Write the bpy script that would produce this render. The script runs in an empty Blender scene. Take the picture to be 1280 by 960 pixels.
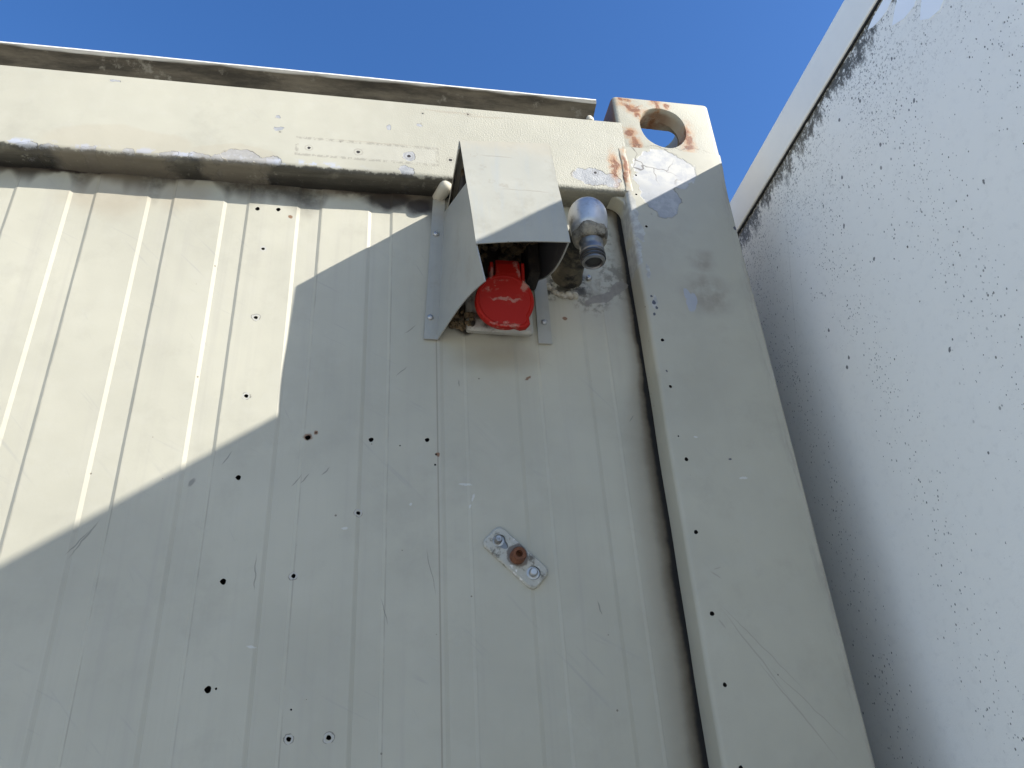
import bpy, bmesh, math, random
from math import radians as R, sin, cos, pi
from mathutils import Vector, Matrix, noise as mnoise
random.seed(7)
S = bpy.context.scene
COL = S.collection

# ------------------------------------------------------------------ camera
cd = bpy.data.cameras.new('camera'); cam = bpy.data.objects.new('camera', cd); COL.objects.link(cam)
right = Vector((0.9842, -0.1672, -0.0592)); upv = Vector((-0.0309, -0.4902, 0.8711)); back = Vector((-0.1746, -0.8554, -0.4876))
cam.matrix_world = Matrix(((right.x, upv.x, back.x, 0.0), (right.y, upv.y, back.y, -0.83), (right.z, upv.z, back.z, 1.57), (0, 0, 0, 1)))
cd.sensor_width = 36; cd.lens = 27.35; cd.clip_start = 0.01; cd.clip_end = 2000
S.camera = cam

# ------------------------------------------------------------------ sky and sun
SUN = Vector((1.45, -1.0, 1.015)).normalized()
w = bpy.data.worlds.new('World'); S.world = w; w.use_nodes = True
nt = w.node_tree; bgn = nt.nodes['Background']
sky = nt.nodes.new('ShaderNodeTexSky'); sky.sky_type = 'NISHITA'; sky.sun_disc = False
sky.sun_elevation = math.asin(SUN.z); sky.sun_rotation = math.atan2(SUN.x, SUN.y)
sky.air_density = 1.0; sky.dust_density = 0.6; sky.ozone_density = 1.6; sky.altitude = 200
hs = nt.nodes.new('ShaderNodeHueSaturation'); hs.inputs['Hue'].default_value = 0.510; hs.inputs['Saturation'].default_value = 1.30
nt.links.new(sky.outputs[0], hs.inputs['Color']); nt.links.new(hs.outputs[0], bgn.inputs[0]); bgn.inputs[1].default_value = 0.127
sl = bpy.data.lights.new('sun', 'SUN'); sl.energy = 5.0; sl.angle = R(0.53); sl.color = (1.0, 0.97, 0.915)
so = bpy.data.objects.new('sun', sl); COL.objects.link(so); so.rotation_euler = SUN.to_track_quat('Z', 'Y').to_euler(); so.location = (6, -6, 8)
S.view_settings.view_transform = 'Standard'; S.view_settings.look = 'None'; S.view_settings.gamma = 1
S.view_settings.use_curve_mapping = False
S.view_settings.exposure = 0.97

# ------------------------------------------------------------------ node helper
class G:
    def __init__(s, name):
        s.m = bpy.data.materials.new(name); s.m.use_nodes = True; s.t = s.m.node_tree
        s.b = s.t.nodes['Principled BSDF']
        s.P = s.n('ShaderNodeTexCoord').outputs['Object']
        s.height = None
    def n(s, t, **kw):
        nd = s.t.nodes.new(t)
        for k, v in kw.items(): setattr(nd, k, v)
        return nd
    def l(s, a, sock):
        if hasattr(a, 'is_output'): s.t.links.new(a, sock)
        elif isinstance(a, (tuple, list)) and sock.type == 'RGBA': sock.default_value = (*a[:3], 1)
        else: sock.default_value = a
    def math(s, op, a, b=0.0, c=None, clamp=False):
        nd = s.n('ShaderNodeMath', operation=op, use_clamp=clamp); s.l(a, nd.inputs[0]); s.l(b, nd.inputs[1])
        if c is not None: s.l(c, nd.inputs[2])
        return nd.outputs[0]
    def mul(s, a, b): return s.math('MULTIPLY', a, b)
    def mx(s, a, b): return s.math('MAXIMUM', a, b)
    def inv(s, a): return s.math('SUBTRACT', 1.0, a)
    def sep(s, v=None):
        nd = s.n('ShaderNodeSeparateXYZ'); s.l(v or s.P, nd.inputs[0]); return nd.outputs
    def ramp(s, v, lo, hi, a=0.0, b=1.0):
        nd = s.n('ShaderNodeMapRange', interpolation_type='SMOOTHSTEP'); s.l(v, nd.inputs[0])
        for i, x in enumerate((lo, hi, a, b)): nd.inputs[i+1].default_value = x
        return nd.outputs[0]
    def mapv(s, scale=(1, 1, 1), rot=(0, 0, 0), loc=(0, 0, 0), src=None, typ='POINT'):
        nd = s.n('ShaderNodeMapping', vector_type=typ); s.l(src or s.P, nd.inputs[0])
        nd.inputs['Location'].default_value = loc; nd.inputs['Rotation'].default_value = rot; nd.inputs['Scale'].default_value = scale
        return nd.outputs[0]
    def noise(s, scale, detail=3, rough=0.55, src=None, dist=0.0, color=False):
        nd = s.n('ShaderNodeTexNoise'); s.l(src or s.P, nd.inputs['Vector'])
        nd.inputs['Scale'].default_value = scale; nd.inputs['Detail'].default_value = detail
        nd.inputs['Roughness'].default_value = rough; nd.inputs['Distortion'].default_value = dist
        return nd.outputs[1 if color else 0]
    def warp(s, amp, scale, detail=3):
        a = s.n('ShaderNodeVectorMath', operation='SUBTRACT'); s.l(s.noise(scale, detail, color=True), a.inputs[0]); a.inputs[1].default_value = (.5, .5, .5)
        b = s.n('ShaderNodeVectorMath', operation='SCALE'); s.l(a.outputs[0], b.inputs[0]); b.inputs[3].default_value = amp
        c = s.n('ShaderNodeVectorMath', operation='ADD'); s.l(s.P, c.inputs[0]); s.l(b.outputs[0], c.inputs[1])
        return c.outputs[0]
    def field(s, items, src, axis='y'):
        """smallest normalised distance to a list of (x, z, rx, rz, angle) marks on a wall"""
        d = None
        for it in items:
            a, b, ra, rb, ang = it
            if axis == 'y': mp = s.mapv((ra, 1e4, rb), (0, ang, 0), (a, 0, b), src, 'TEXTURE')
            else: mp = s.mapv((1e4, ra, rb), (ang, 0, 0), (0, a, b), src, 'TEXTURE')
            ln = s.n('ShaderNodeVectorMath', operation='LENGTH'); s.l(mp, ln.inputs[0])
            d = ln.outputs['Value'] if d is None else s.math('MINIMUM', d, ln.outputs['Value'])
        return d
    def mix(s, f, a, b, mode='MIX'):
        nd = s.n('ShaderNodeMix', data_type='RGBA', blend_type=mode); s.l(f, nd.inputs['Factor']); s.l(a, nd.inputs['A']); s.l(b, nd.inputs['B'])
        return nd.outputs['Result']
    def addh(s, h, amt):
        v = s.mul(h, amt); s.height = v if s.height is None else s.math('ADD', s.height, v)
    def done(s, col, rough=0.5, metal=0.0, bump=1.0, spec=0.5):
        s.l(col, s.b.inputs['Base Color']); s.l(rough, s.b.inputs['Roughness']); s.l(metal, s.b.inputs['Metallic'])
        s.b.inputs['Specular IOR Level'].default_value = spec
        if s.height is not None:
            bp = s.n('ShaderNodeBump'); bp.inputs['Strength'].default_value = bump; bp.inputs['Distance'].default_value = 1.0
            s.l(s.height, bp.inputs['Height']); s.t.links.new(bp.outputs[0], s.b.inputs['Normal'])
        return s.m

# ------------------------------------------------------------------ mesh helper
class MB:
    def __init__(s): s.v = []; s.f = []; s.mi = []
    def add(s, vs, fs, mi=0):
        o = len(s.v); s.v += [tuple(v) for v in vs]; s.f += [tuple(i+o for i in f) for f in fs]; s.mi += [mi]*len(fs); return s
    def box(s, x0, x1, y0, y1, z0, z1, mi=0):
        vs = [(x, y, z) for z in (z0, z1) for y in (y0, y1) for x in (x0, x1)]
        return s.add(vs, [(0, 2, 3, 1), (4, 5, 7, 6), (0, 1, 5, 4), (2, 6, 7, 3), (0, 4, 6, 2), (1, 3, 7, 5)], mi)
    def loft(s, rings, closed=True, caps=True, mi=0):
        n = len(rings[0]); vs = [p for r in rings for p in r]; fs = []
        for i in range(len(rings)-1):
            for j in range(n if closed else n-1):
                k = (j+1) % n; fs.append((i*n+j, i*n+k, (i+1)*n+k, (i+1)*n+j))
        if caps and closed: fs += [tuple(range(n))[::-1], tuple(range((len(rings)-1)*n, len(rings)*n))]
        return s.add(vs, fs, mi)
    def lathe(s, prof, org, axis, n=24, mi=0, wob=0.0, seed=0):
        """prof: list of (radius, distance along axis)"""
        ax = Vector(axis).normalized(); u = ax.orthogonal().normalized(); v = ax.cross(u); o = Vector(org); rings = []
        for r, h in prof:
            ring = []
            for k in range(n):
                a = 2*pi*k/n; p = o + ax*h + (u*cos(a)+v*sin(a))*r
                if wob: p = o + ax*h + (u*cos(a)+v*sin(a))*r*(1+wob*mnoise.noise(p*60+Vector((seed, 0, 0))))
                ring.append(p)
            rings.append(ring)
        return s.loft(rings, True, True, mi)
    def build(s, name, mats, parent=None, smooth=False, bevel=0, seg=2, angle=35, solid=0):
        me = bpy.data.meshes.new(name); me.from_pydata(s.v, [], s.f); me.update()
        bm = bmesh.new(); bm.from_mesh(me); bmesh.ops.recalc_face_normals(bm, faces=bm.faces); bm.to_mesh(me); bm.free()
        for m in (mats if isinstance(mats, (list, tuple)) else [mats]): me.materials.append(m)
        for p, i in zip(me.polygons, s.mi): p.material_index = i
        o = bpy.data.objects.new(name, me); COL.objects.link(o)
        if solid and smooth:
            md = o.modifiers.new('solid', 'SOLIDIFY'); md.thickness = solid; md.offset = 0; apply_mods(o); me = o.data
        elif solid:
            md = o.modifiers.new('solid', 'SOLIDIFY'); md.thickness = solid; md.offset = 0
        if bevel:
            md = o.modifiers.new('bevel', 'BEVEL'); md.width = bevel; md.segments = seg; md.limit_method = 'ANGLE'; md.angle_limit = R(40)
        if parent is not None:
            o.parent = parent
            if parent.type == 'EMPTY': o.location = -Vector(parent.location)
        if smooth:
            for p in me.polygons: p.use_smooth = True
            me.set_sharp_from_angle(angle=R(angle))
        return o

def apply_mods(o):
    dg = bpy.context.evaluated_depsgraph_get(); dg.update()
    me = bpy.data.meshes.new_from_object(o.evaluated_get(dg)); me.name = o.name
    o.modifiers.clear(); o.data = me
def cut(o, cutters):
    for c in cutters:
        md = o.modifiers.new('cut', 'BOOLEAN'); md.operation = 'DIFFERENCE'; md.solver = 'EXACT'; md.object = c
        if hasattr(md, 'material_mode'): md.material_mode = 'TRANSFER'
    apply_mods(o)
    for c in cutters: bpy.data.objects.remove(c)
def smooth_by_angle(o, a=30):
    for p in o.data.polygons: p.use_smooth = True
    o.data.set_sharp_from_angle(angle=R(a))
def empty(name, loc, label, cat, group=None):
    o = bpy.data.objects.new(name, None); o.empty_display_size = .3; COL.objects.link(o); o.location = loc
    o['label'] = label; o['category'] = cat
    if group: o['group'] = group
    return o

# ------------------------------------------------------------------ materials
CREAM = (0.394, 0.371, 0.290)
PRIMER = (0.235, 0.238, 0.238)
RUST = (0.22, 0.085, 0.03)
BLACK = (0.012, 0.011, 0.010)

HOLES = [(-0.1678, 2.335, .0034, 0), (-0.1398, 2.3361, .0034, 0), (-0.1537, 2.2649, .0026, 1), (-0.1522, 2.1524, .0028, 1), (-0.1522, 2.0375, .0028, 1),
         (-0.0759, 1.9831, .0036, 2), (-0.0013, 1.9826, .0033, 0), (0.0666, 1.9829, .0031, 0), (0.0335, 1.9747, .0010, 0), (0.0772, 1.9637, .0014, 2), (0.076, 1.9499, .0014, 0),
         (-0.0131, 1.8886, .0026, 1), (-0.15, 1.9308, .0033, 0), (-0.1527, 1.8107, .0035, 0), (-0.1546, 1.7017, .0037, 0), (-0.1469, 1.7022, .0013, 2), (-0.08, 1.8159, .0026, 1),
         (-0.0723, 1.6524, .0027, 1), (-0.0336, 1.6522, .0028, 1), (-0.0721, 1.6797, .0011, 0), (-0.0669, 1.9897, .0011, 2)]
POST_HOLES = [(0.3862, 2.3163, .0025), (0.379, 2.1183, .0030), (0.3784, 2.0469, .0026), (0.377, 1.9757, .0012), (0.382, 1.9442, .0030), (0.3773, 1.8511, .0031),
              (0.3788, 1.7567, .0033), (0.3786, 1.6818, .0028), (0.3795, 1.6018, .003), (0.381, 1.52, .003), (0.3795, 2.378, .0022), (0.3848, 2.4176, .0020)]

def painted(name, base=CREAM, chips=(), rust=(), soft=(), soft_col=(0.20, 0.17, 0.13), rings=(), streak=0.0, orange=0.0, custom=None, rough=0.48, seams=None, scuff=0.5):
    g = G(name)
    big = g.noise(3.0, 4, .6); fine = g.noise(35, 4, .65)
    col = g.mix(g.ramp(big, .35, .7), tuple(c*.90 for c in base), tuple(min(1, c*1.05) for c in base))
    mot = g.noise(11, 5, .7); col = g.mix(g.mul(g.ramp(mot, .50, .72), .30), col, tuple(c*.72 for c in base))
    col = g.mix(g.mul(g.ramp(fine, .45, .75), .16), col, (0.42, 0.40, 0.34))
    if streak:   # washed-down dirt, long vertical runs
        st = g.noise(1.0, 4, .7, g.mapv((55, 30, 1.6)))
        col = g.mix(g.mul(g.ramp(st, .48, .80), streak), col, (0.30, 0.28, 0.235))
    # diagonal brush scuffs
    for ang, sc, lo, am in ((R(48), (9, 9, 150), .62, .42), (R(28), (14, 9, 210), .66, .4), (R(62), (20, 9, 330), .70, .55)):
        q = g.noise(1.0, 2, .5, g.mapv(tuple(1/c for c in sc), (0, ang, 0), typ='TEXTURE'))
        gate = g.ramp(g.noise(6.0+sc[0]*.3, 2, .5), .47, .68)
        col = g.mix(g.mul(g.mul(g.ramp(q, lo, lo+.12), gate), am*scuff), col, (0.25, 0.245, 0.225))
    # tiny specks
    vo = g.n('ShaderNodeTexVoronoi', feature='F1'); g.l(g.P, vo.inputs['Vector']); vo.inputs['Scale'].default_value = 52
    sp = g.sep(vo.outputs['Color'])[0]
    spk = g.math('LESS_THAN', vo.outputs['Distance'], g.mul(g.ramp(sp, .84, 1.0), .065))
    col = g.mix(g.mul(spk, .75), col, (0.09, 0.07, 0.05))
    g.addh(big, .004); g.addh(fine, .00022)
    ro = g.math('ADD', rough, g.mul(fine, .15))
    if orange:
        og = g.noise(430, 2, .5); gx = g.sep()[0]; m = g.ramp(g.math('ADD', gx, g.mul(big, .15)), .02, .22)
        g.addh(g.mul(og, m), orange)
    if seams: col = seams(g, col)
    if soft:
        d = g.field(soft, g.warp(.05, 14, 4)); m = g.ramp(d, .15, 1.0, 1.0, 0.0)
        m = g.mul(m, g.ramp(g.noise(26, 4, .7), .25, .65)); col = g.mix(g.mul(m, .75), col, soft_col)
    if chips:
        d = g.field(chips, g.warp(.016, 75, 5)); m = g.ramp(d, .93, 1.0, 1.0, 0.0)
        pr = g.mix(g.ramp(g.noise(60, 4, .7), .35, .65), PRIMER, (0.33, 0.328, 0.318))
        edge = g.mul(g.mul(g.ramp(d, .90, .99), g.ramp(d, 1.01, 1.08, 1.0, 0.0)), g.ramp(g.noise(45, 3), .42, .6))
        col = g.mix(m, col, pr); col = g.mix(g.mul(edge, .7), col, (0.11, 0.095, 0.08)); g.addh(m, -.0006)
    if rust:
        d = g.field(rust, g.warp(.022, 42, 4))
        halo = g.mul(g.ramp(d, .55, 1.9, 1.0, 0.0), g.ramp(g.noise(48, 5, .75), .32, .60)); core = g.mul(g.ramp(d, .55, .95, 1.0, 0.0), g.ramp(g.noise(85, 4, .7), .36, .52))
        col = g.mix(g.mul(halo, .8), col, (0.33, 0.145, 0.042)); col = g.mix(g.mul(core, .92), col, g.mix(g.noise(120, 3), (0.10, 0.035, 0.018), RUST))
    if rings:
        d = g.field([(x, z, r, r, 0) for x, z, r in rings], g.warp(.0062, 130, 3))
        m = g.mul(g.ramp(d, 1.0, 1.25), g.ramp(d, 1.55, 1.8, 1.0, 0.0)); col = g.mix(g.mul(m, .75), col, (0.36, 0.35, 0.32))
        e = g.mul(g.ramp(d, 1.62, 1.8), g.mul(g.ramp(d, 1.9, 2.1, 1.0, 0.0), g.ramp(g.noise(90, 2), .42, .58))); col = g.mix(g.mul(e, .7), col, (0.09, 0.08, 0.07))
    if custom: col, ro = custom(g, col, ro)
    return g.done(col, ro, 0.0, 1.0, .35)

def plain(name, col, rough=.5, metal=0.0, var=.25, scale=40, bump=.0004, dirt=None, dirt_lo=.5):
    g = G(name); nz = g.noise(scale, 4, .65)
    c = g.mix(nz, tuple(x*(1-var) for x in col), tuple(min(1, x*(1+var)) for x in col))
    if dirt: c = g.mix(g.ramp(g.noise(scale*.45, 5, .7), dirt_lo, dirt_lo+.2), c, dirt)
    g.addh(nz, bump)
    return g.done(c, g.math('ADD', rough-.08, g.mul(nz, .16)), metal)

# wall panel: sealant grime beside the post, soot under the header, stains
def panel_custom(g, col, ro):
    x, y, z = g.sep()
    nz = g.noise(14, 5, .7); nf = g.noise(70, 4, .7)
    # soot hanging under the header, heavier in places
    t = g.math('SUBTRACT', 2.385, z); cl = g.ramp(g.noise(1.0, 3, .6, g.mapv((9, 1, .6))), .38, .66)
    depth = g.math('ADD', .008, g.mul(cl, .085))
    m = g.math('SUBTRACT', 1.0, g.math('DIVIDE', t, depth), clamp=True)
    m = g.mul(g.ramp(m, .0, .75), g.ramp(nz, .15, .58)); col = g.mix(g.mul(m, .9), col, (0.035, 0.025, 0.016))
    # soft tan halos lower down
    d = g.field([(-.36, 2.345, .085, .055, 0), (-.27, 2.35, .05, .04, 0), (.02, 2.375, .06, .04, 0), (-.05, 2.38, .05, .022, 0)], g.warp(.03, 16, 3))
    col = g.mix(g.mul(g.ramp(d, .35, 1.0, 1, 0), .42), col, (0.27, 0.22, 0.15))
    d = g.field([(.012, 2.372, .055, .026, .1), (.055, 2.36, .03, .02, 0), (-.035, 2.383, .045, .014, 0), (-.42, 2.388, .12, .012, 0), (-.30, 2.388, .05, .013, 0)], g.warp(.03, 30, 4))
    col = g.mix(g.mul(g.ramp(d, .4, 1.0, 1, 0), .93), col, (0.022, 0.014, 0.009))
    # black bleeding out of the post joint
    e = g.math('SUBTRACT', g.math('ADD', .3625, g.mul(g.math('SUBTRACT', g.noise(9, 5, .7), .5), .016)), x)
    up = g.ramp(z, 2.12, 1.95)
    def fade(w0, w1): return g.math('SUBTRACT', 1.0, g.math('DIVIDE', e, g.math('ADD', w0, g.mul(up, w1))), clamp=True)
    mw = fade(.026, .040); m = fade(.011, .015); m2 = fade(.004, .0055)
    col = g.mix(g.mul(g.mul(g.ramp(mw, .0, 1.0), .72), g.ramp(nz, .1, .55, .6, 1.0)), col, (0.165, 0.135, 0.088))
    col = g.mix(g.mul(g.ramp(m, .0, .9), .9), col, (0.052, 0.038, 0.023))
    col = g.mix(g.ramp(m2, .0, .7), col, BLACK); ro = g.mx(ro, g.ramp(m, 0, .5, .5, .95))
    # dirt round the pipe foot, brown tint below the hood
    d = g.field([(.262, 2.232, .035, .026, .3), (.285, 2.235, .02, .035, 0), (.243, 2.22, .012, .022, 0)], g.warp(.035, 48, 5))
    m = g.mul(g.ramp(d, .35, 1.0, 1, 0), g.ramp(nf, .36, .56)); col = g.mix(g.mul(m, .93), col, (0.03, 0.024, 0.014))
    d = g.field([(.335, 2.25, .03, .06, 0), (.33, 2.33, .03, .05, 0), (.30, 2.205, .04, .03, 0)], g.warp(.04, 30, 5))
    m = g.mul(g.ramp(d, .3, 1.0, 1, 0), g.ramp(nf, .44, .60)); col = g.mix(g.mul(m, .6), col, (0.10, 0.085, 0.055))
    d = g.field([(.318, 2.213, .030, .0085, -.38), (.345, 2.232, .016, .010, -.5)], g.warp(.016, 60, 4))
    col = g.mix(g.mul(g.ramp(d, .85, 1.0, 1, 0), .8), col, (0.20, 0.175, 0.14))
    d = g.field([(.16, 2.105, .07, .028, 0)], g.warp(.03, 20, 3)); col = g.mix(g.mul(g.ramp(d, .2, 1.1, 1, 0), .38), col, (0.20, 0.17, 0.12))
    d = g.field([(-.1226, 2.3244, .0036, .0036, 0), (-.0669, 1.9897, .003, .003, 0), (-.0759, 1.984, .0062, .0055, 0), (.2585, 2.1735, .004, .0035, 0), (.0795, 1.9637, .003, .003, 0), (.2, 2.076, .006, .0022, -.7)], g.warp(.005, 180, 3))
    col = g.mix(g.mul(g.ramp(d, .6, 1.1, 1, 0), .85), col, (0.15, 0.06, 0.02))
    d = g.field([(.112, 1.925, .009, .002, .1), (.121, 1.908, .0016, .006, .35), (.117, 1.897, .0012, .003, .2), (-.028, 1.87, .004, .0016, 0), (-.117, 1.742, .006, .0012, .2), (.0464, 1.8995, .002, .002, 0)], g.warp(.004, 260, 3))
    col = g.mix(g.mul(g.ramp(d, .6, 1.1, 1, 0), .45), col, (0.58, 0.58, 0.56))
    d = g.field([(.165, 2.225, .056, .095, 0), (.12, 2.165, .022, .03, 0)], g.warp(.02, 30, 4)); col = g.mix(g.mul(g.ramp(d, .75, 1.0, 1, 0), .93), col, (0.035, 0.027, 0.018))  # panel inside the hood: grime plus the interior shade painted in
    # long handling scratches
    d = g.field([(-.30, 1.86, .0011, .026, .5), (-.306, 1.855, .0009, .018, .6), (-.12, 1.82, .0009, .022, -.05), (-.085, 1.928, .0009, .010, .7), (-.075, 1.93, .0009, .009, .75),
                 (-.052, 1.94, .0009, .007, .7), (.045, 2.145, .0009, .012, .9), (.035, 2.08, .0008, .011, .7), (.108, 2.065, .0008, .006, 0), (-.165, 1.955, .0008, .011, .5),
                 (.07, 1.82, .0006, .03, -.2), (.02, 1.775, .0006, .016, -.25), (.335, 2.02, .0009, .007, .6), (.262, 1.775, .001, .008, -.2), (-.2, 1.925, .003, .006, .5)], g.warp(.006, 60, 2))
    col = g.mix(g.mul(g.ramp(d, .5, 1.1, 1, 0), .55), col, (0.11, 0.105, 0.09))
    return col, ro

def groove_seams(g, col):
    # grime caught along the groove edges, broken up
    x, y, z = g.sep(); br = g.noise(1.0, 4, .7, g.mapv((40, 1, 14)))
    u = g.math('MODULO', g.math('ADD', g.math('SUBTRACT', x, -.4101-.0992*60), 0.0), .0992)
    for c0, am, wdt in ((.0325, .34, .0012), (-.0005, .15, .0011)):
        dd = g.math('ABSOLUTE', g.math('SUBTRACT', u, c0)); m = g.mul(g.mul(g.ramp(dd, .0002, wdt, 1, 0), g.ramp(br, .36, .62)), g.ramp(x, .03, .09, 1.0, .4)); col = g.mix(g.mul(m, am), col, (0.12, 0.11, 0.09))
    dd = g.math('ABSOLUTE', g.math('SUBTRACT', x, .0795)); m = g.ramp(dd, .0002, .0014, 1, 0); col = g.mix(g.mul(m, .5), col, (0.15, 0.12, 0.085))
    return col

M = {}
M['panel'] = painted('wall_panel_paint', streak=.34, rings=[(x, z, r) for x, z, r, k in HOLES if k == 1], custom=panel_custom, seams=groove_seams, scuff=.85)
M['hole'] = plain('hole_dark', (0.008, 0.007, 0.006), .9)

def header_custom(g, col, ro):
    x, y, z = g.sep(); nz = g.noise(22, 5, .7)
    # black-green grime and peeling on the rolled lower edge and underside
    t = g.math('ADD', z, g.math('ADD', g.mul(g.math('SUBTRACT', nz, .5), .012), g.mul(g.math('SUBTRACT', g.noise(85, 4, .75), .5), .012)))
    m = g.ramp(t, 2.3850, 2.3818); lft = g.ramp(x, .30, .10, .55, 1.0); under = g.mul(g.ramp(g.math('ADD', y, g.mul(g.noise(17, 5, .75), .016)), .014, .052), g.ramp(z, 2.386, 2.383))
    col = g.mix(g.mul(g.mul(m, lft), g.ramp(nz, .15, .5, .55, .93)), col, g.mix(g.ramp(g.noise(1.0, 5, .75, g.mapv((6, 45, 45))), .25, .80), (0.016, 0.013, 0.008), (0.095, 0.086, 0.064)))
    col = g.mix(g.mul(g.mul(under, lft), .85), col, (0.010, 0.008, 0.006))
    pe = g.mul(g.ramp(z, 2.397, 2.390), g.mul(g.ramp(z, 2.3835, 2.386), g.ramp(g.noise(33, 5, .72), .52, .56))); col = g.mix(g.mul(pe, g.ramp(x, .0, -.1)), col, (0.36, 0.37, 0.40))
    # ghost of a label strip that was peeled off
    a = g.mul(g.mul(g.ramp(x, -.1215, -.119), g.ramp(x, .085, .082)), g.mul(g.ramp(z, 2.4015, 2.404), g.ramp(z, 2.4415, 2.439)))
    inn = g.mul(g.mul(g.ramp(x, -.117, -.114), g.ramp(x, .080, .077)), g.mul(g.ramp(z, 2.406, 2.409), g.ramp(z, 2.4365, 2.434)))
    ed = g.mul(g.math('SUBTRACT', a, inn, clamp=True), g.ramp(g.noise(140, 3, .7), .46, .56)); col = g.mix(g.mul(ed, .55), col, (0.19, 0.175, 0.14)); col = g.mix(g.mul(inn, .13), col, (0.42, 0.40, 0.35))
    d = g.field([(-.35, 2.40, .10, .034, 0), (-.20, 2.395, .06, .022, 0)], g.warp(.03, 15, 3)); col = g.mix(g.mul(g.ramp(d, .85, 1.05, 1, 0), .30), col, (0.33, 0.28, 0.20))
    d = g.field([(-.1016, 2.4188, .0026, .0026, 0), (-.0324, 2.4188, .003, .003, 0), (.0396, 2.419, .003, .003, 0), (.1002, 2.4178, .0028, .0028, 0), (.1293, 2.5169, .0022, .0022, 0), (.3199, 2.4157, .0026, .0026, 0), (-.1433, 2.4455, .0012, .0012, 0), (.06, 2.51, .0015, .0015, 0)], g.warp(.003, 200, 2))
    col = g.mix(g.ramp(d, .75, 1.1, 1, 0), col, (0.02, 0.015, 0.012))
    d2 = g.mul(g.ramp(d, 1.5, 1.9), g.ramp(d, 2.0, 2.5, 1, 0)); col = g.mix(g.mul(d2, .35), col, (0.16, 0.14, 0.11))
    d = g.field([(.10, 2.518, .05, .0025, .02), (.16, 2.514, .04, .002, -.04), (-.005, 2.44, .07, .0012, 0)], g.warp(.008, 60, 4)); col = g.mix(g.mul(g.ramp(d, .6, 1.1, 1, 0), .3), col, (0.25, 0.20, 0.14))
    return col, ro
M['header'] = painted('header_paint', base=tuple(c*.92 for c in CREAM), orange=.0008, scuff=.35, custom=header_custom,
    chips=[(-.1924, 2.3929, .026, .011, 0), (-.1548, 2.3885, .020, .008, -.1), (.0363, 2.3905, .011, .009, .5), (.0405, 2.4185, .0095, .0085, 0), (.0559, 2.4834, .0055, .0035, 0), (.0099, 2.4743, .0042, .004, 0),
           (-.149, 2.474, .005, .003, 0), (-.146, 2.452, .006, .0035, 0), (-.376, 2.5192, .0075, .003, 0), (-.4338, 2.383, .013, .005, 0), (-.3848, 2.3835, .010, .007, 0), (-.336, 2.386, .008, .006, 0), (-.284, 2.3855, .012, .006, 0), (-.245, 2.3865, .016, .006, 0), (-.222, 2.386, .008, .006, 0),
           (.3137, 2.4075, .030, .017, .05), (.345, 2.402, .014, .015, 0), (-.46, 2.384, .012, .005, 0)],
    rust=[(.352, 2.43, .007, .030, 0)])

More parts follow.
